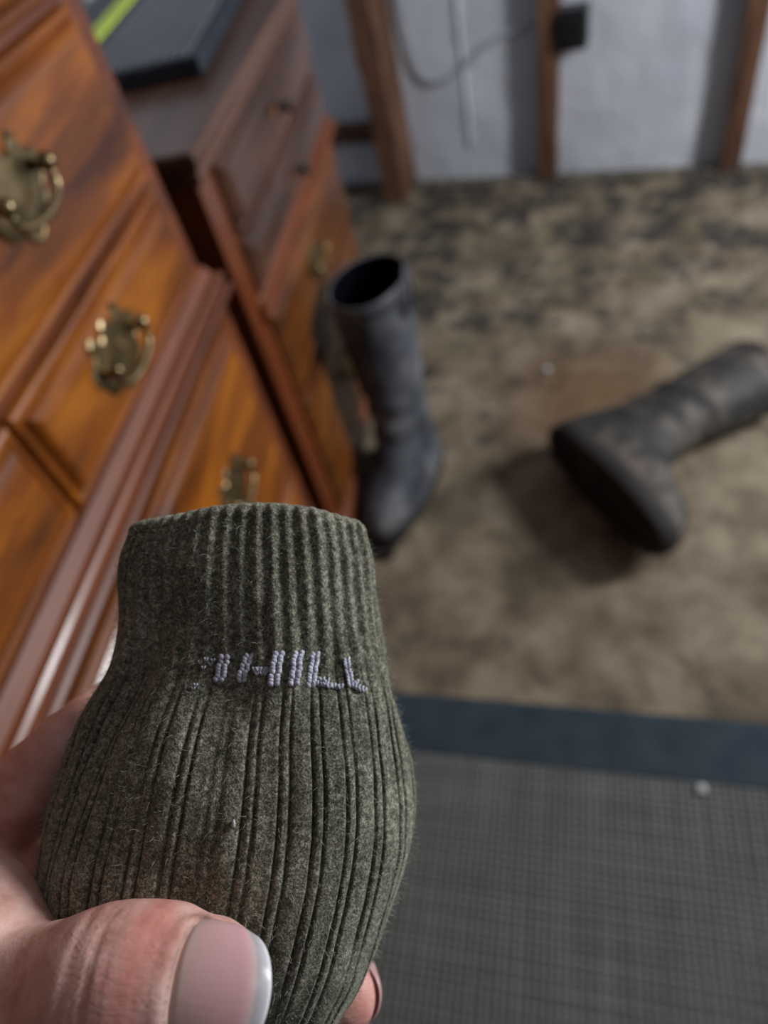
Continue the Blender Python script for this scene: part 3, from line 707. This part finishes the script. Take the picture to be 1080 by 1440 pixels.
PINKY = [(-255, 1850, 0.25, 0.015), (-120, 1730, 0.232, 0.0135), (60, 1700, 0.218, 0.0092), (220, 1690, 0.206, 0.0085), (300, 1690, 0.192, 0.0078), (320, 1690, 0.176, 0.007)]
for c in (INDEX, MIDDLE, RING, PINKY): chain(bm, c, 6, 22)
chain(bm, [(-255, 1640, 0.235, 0.024), (-110, 1500, 0.228, 0.022), (-60, 1300, 0.215, 0.018)], 6, 24)
chain(bm, [(-110, 1240, 0.205, 0.017), (-60, 1210, 0.18, 0.016), (-80, 1310, 0.155, 0.018)], 6, 24)
chain(bm, [(-60, 1250, 0.178, 0.014), (50, 1220, 0.184, 0.0115), (100, 1290, 0.194, 0.0115)], 6, 24)      # web between thumb and index finger
def cl(x, y, z): return (540 + F * x / -z, 720 - F * y / -z, -z)
chain(bm, [(-250, 1660, 0.228, 0.024), (*cl(-0.178, -0.275, -0.215), 0.026), (*cl(-0.172, -0.345, -0.190), 0.029), (*cl(-0.155, -0.470, -0.140), 0.034)], 6, 28)
bmesh.ops.recalc_face_normals(bm, faces=bm.faces)
tmp = bpy.data.meshes.new('tmp'); bm.to_mesh(tmp); bm.free()
to = bpy.data.objects.new('tmp', tmp); COL.objects.link(to)
md = to.modifiers.new('r', 'REMESH'); md.mode = 'VOXEL'; md.voxel_size = 0.00085
md = to.modifiers.new('s', 'SMOOTH'); md.factor = 0.6; md.iterations = 9
dg = bpy.context.evaluated_depsgraph_get(); hm = bpy.data.meshes.new_from_object(to.evaluated_get(dg)); hm.name = 'hand_skin'
bpy.data.objects.remove(to)
nv = len(hm.vertices); co = np.empty(nv * 3); hm.vertices.foreach_get('co', co); co = co.reshape(-1, 3)
no = np.empty(nv * 3); hm.vertices.foreach_get('normal', no); no = no.reshape(-1, 3)
def mm(x, y, d): return np.array(P(x, y, d) - HO)
# thumb frame: axis runs along the last joint
ta = mm(170, 1384, 0.1195); tb = mm(300, 1390, 0.1185); TAX = (tb - ta) / np.linalg.norm(tb - ta)
TN = np.array([0.02, 0.68, 1.0]); TN -= TAX * (TN @ TAX); TN /= np.linalg.norm(TN); TS = np.cross(TN, TAX)
rel = co - tb; s_ = rel @ TAX; w_ = rel @ TS; h_ = rel @ TN
rad = np.hypot(w_, h_)
isT = (rad < 0.019) & (s_ > -0.040) & (co[:, 2] > mm(0, 0, 0.150)[2])
ang = np.arctan2(w_, h_)
disp = np.zeros(nv); red = np.zeros(nv); dirt = np.zeros(nv)
px0 = lambda x: ((x - 540) / F * 0.1075 - (300 - 540) / F * 0.1185)                              # along-axis position of a photo column
nl0, nl1 = px0(240), px0(381)
NA = 0.96                                                          # half angle of the nail
inn = isT & (np.abs(ang) < 1.5)
edge_s = nl0 + 0.0022 * (np.abs(ang) / NA) ** 3
# hollow for the plate, raised fold at its root and sides
hollow = np.clip((s_ - edge_s) / 0.0012, 0, 1) * np.clip((NA * 1.02 - np.abs(ang)) / 0.12, 0, 1)
disp -= isT * hollow * 0.0013
fold = np.exp(-((s_ - edge_s + 0.0010) / 0.0014) ** 2) * (np.abs(ang) < NA * 1.15)
disp += isT * fold * 0.0006
sidef = np.exp(-((np.abs(ang) - NA * 1.16) / 0.13) ** 2) * np.clip((s_ - nl0) / 0.003, 0, 1)
disp += isT * sidef * 0.0006
dirt += isT * 0.75 * np.exp(-((s_ - edge_s + 0.0001) / 0.00045) ** 2) * (np.abs(ang) < NA * 1.1)
dirt += isT * 0.7 * np.exp(-((ang - NA * 1.03) / 0.06) ** 2) * np.exp(-((s_ - nl0 - 0.003) / 0.003) ** 2)
red += isT * (0.50 * np.exp(-((s_ - nl0 + 0.006) / 0.0035) ** 2) + 0.25 * sidef)
for i in range(nv):
    pass
nzv = np.array([mnoise.noise(Vector(c * 260)) for c in co]); nz2 = np.array([mnoise.noise(Vector(c * 90)) for c in co])
# skin creases over the joint
for sx, dp, wdt in ((px0(122), 0.00055, 0.0005), (px0(132), 0.0004, 0.0004), (px0(108), 0.00035, 0.0005), (px0(95), 0.0003, 0.0005), (px0(146), 0.00022, 0.0004), (px0(84), 0.0004, 0.0006), (px0(214), 0.00018, 0.0004), (px0(200), 0.00015, 0.0004), (px0(226), 0.0002, 0.0004)):
    g = np.exp(-((s_ - sx - 0.0007 * nz2 + 0.0022 * (1 - np.cos(ang * .9))) / wdt) ** 2) * isT * np.exp(-(ang / 1.2) ** 4)
    disp -= g * dp; red += g * 0.10
disp += 0.00012 * nzv * isT
red += 0.22 * np.clip(nz2, 0, 1)
# the thumb tip flattened on top where the plate sits
co2 = co + no * disp[:, None]
# middle fingertip reddish
mt_ = mm(488, 1398, 0.163); dm = np.linalg.norm(co - mt_, axis=1); red += 0.45 * np.exp(-(dm / 0.013) ** 2)
ix = mm(60, 1120, 0.212); red += 0.75 * np.exp(-(np.linalg.norm(co - ix, axis=1) / 0.05) ** 2) * (co[:, 2] < mm(0, 0, 0.150)[2])  # deeper red paints in the shade on index finger and palm
hm.vertices.foreach_set('co', co2.ravel()); hm.update()
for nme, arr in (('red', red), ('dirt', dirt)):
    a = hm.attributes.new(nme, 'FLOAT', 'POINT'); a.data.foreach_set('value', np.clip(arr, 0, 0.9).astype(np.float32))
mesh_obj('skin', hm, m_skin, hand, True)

def nail_mat(name):
    m, nt, b = new_mat(name, 0.28, 0.5)
    at = nt.nodes.new('ShaderNodeAttribute'); at.attribute_name = 'tip'
    v = coords(nt); f = noise(nt, v, 260, 4); g = noise(nt, coords(nt, (1, 12, 1)), 160, 3)
    c = ramp(nt, at.outputs['Fac'], [(0.0, (0.50, 0.36, 0.29)), (0.14, (0.62, 0.44, 0.38)), (0.32, (0.72, 0.42, 0.41)), (0.80, (0.68, 0.38, 0.39)), (0.855, (0.55, 0.42, 0.41)), (0.89, (0.36, 0.35, 0.36)), (0.95, (0.46, 0.47, 0.49)), (1.0, (0.8, 0.82, 0.84))])
    c = mix(nt, mth(nt, 'MULTIPLY', f, 0.22), c, (0.62, 0.45, 0.42))
    nt.links.new(c, b.inputs['Base Color']); b.inputs['Coat Weight'].default_value = 0.15; b.inputs['Coat Roughness'].default_value = 0.3
    b.inputs['Subsurface Weight'].default_value = 0.1; b.inputs['Subsurface Scale'].default_value = 0.002
    bump(nt, b, g, 0.12, 0.0003); return m
m_nail = nail_mat('nail')
def nail(origin, ax, nn_, sd, s0, s1, radius, half, lift, tipcurve, label, root_c=0.0018, tipscale=1.0):
    nu, nw = 44, 40; vs = []; tip = []
    for u in range(nu + 1):
        for w in range(nw + 1):
            q = -1 + 2 * w / nw; a = q * half
            S0 = s0 + root_c * abs(q) ** 3; S1 = s1 - tipcurve * (1 - math.sqrt(max(0, 1 - abs(q) ** 1.9)))
            U = u / nu; s = S0 + (S1 - S0) * U
            r = radius + lift(U) - 0.0006 * max(0, abs(q) - .8) * 5
            p = origin + ax * s + (nn_ * math.cos(a) + sd * math.sin(a)) * r
            vs.append(p)
            dedge = (s1 - s0) * (1 - U); tip.append(max(0.0, min(1.0, (s - s0) / (s1 - s0) + 0.16 * abs(q) ** 6 * (U > .2))))
            tip[-1] = min(1.0, U * tipscale + 0.05 * abs(q) ** 4 * (U > .7))
    fs = []
    for u in range(nu):
        for w in range(nw):
            a = u * (nw + 1) + w; fs.append((a, a + 1, a + nw + 2, a + nw + 1))
    me = bpy.data.meshes.new('nail'); me.from_pydata([tuple(v) for v in vs], [], fs); me.update()
    at = me.attributes.new('tip', 'FLOAT', 'POINT'); at.data.foreach_set('value', np.array(tip, dtype=np.float32))
    o = mesh_obj('nail', me, m_nail, hand, True)
    md = o.modifiers.new('thick', 'SOLIDIFY'); md.thickness = 0.0005; md.offset = -1
    if label: tag(o, label)
    return o
nail(tb, TAX, TN, TS, nl0 - 0.0006, nl1, 0.0117, NA, lambda U: 0.0006 * math.sin(PI * U) - 0.0006 * U - 0.0010 * max(0, .12 - U) * 8 - .0022 * max(0, U - .75) ** 2 * 8, 0.0085, 'broad pink thumbnail with a white free edge')
# middle fingertip: its nail faces right, away from the sock
fa = mm(482, 1374, 0.185); fb_ = mm(488, 1398, 0.163); MAX_ = (fb_ - fa) / np.linalg.norm(fb_ - fa)
MN = np.array([1.0, 0.10, 0.0]); MN -= MAX_ * (MN @ MAX_); MN /= np.linalg.norm(MN); MS = np.cross(MN, MAX_)
nail(fb_, MAX_, MN, MS, -0.007, 0.0050, 0.0077, 0.85, lambda U: 0.0004 * math.sin(PI * U) - .0006 * U, 0.003, 'pink fingernail seen edge-on at the right', 0.001, 0.8)
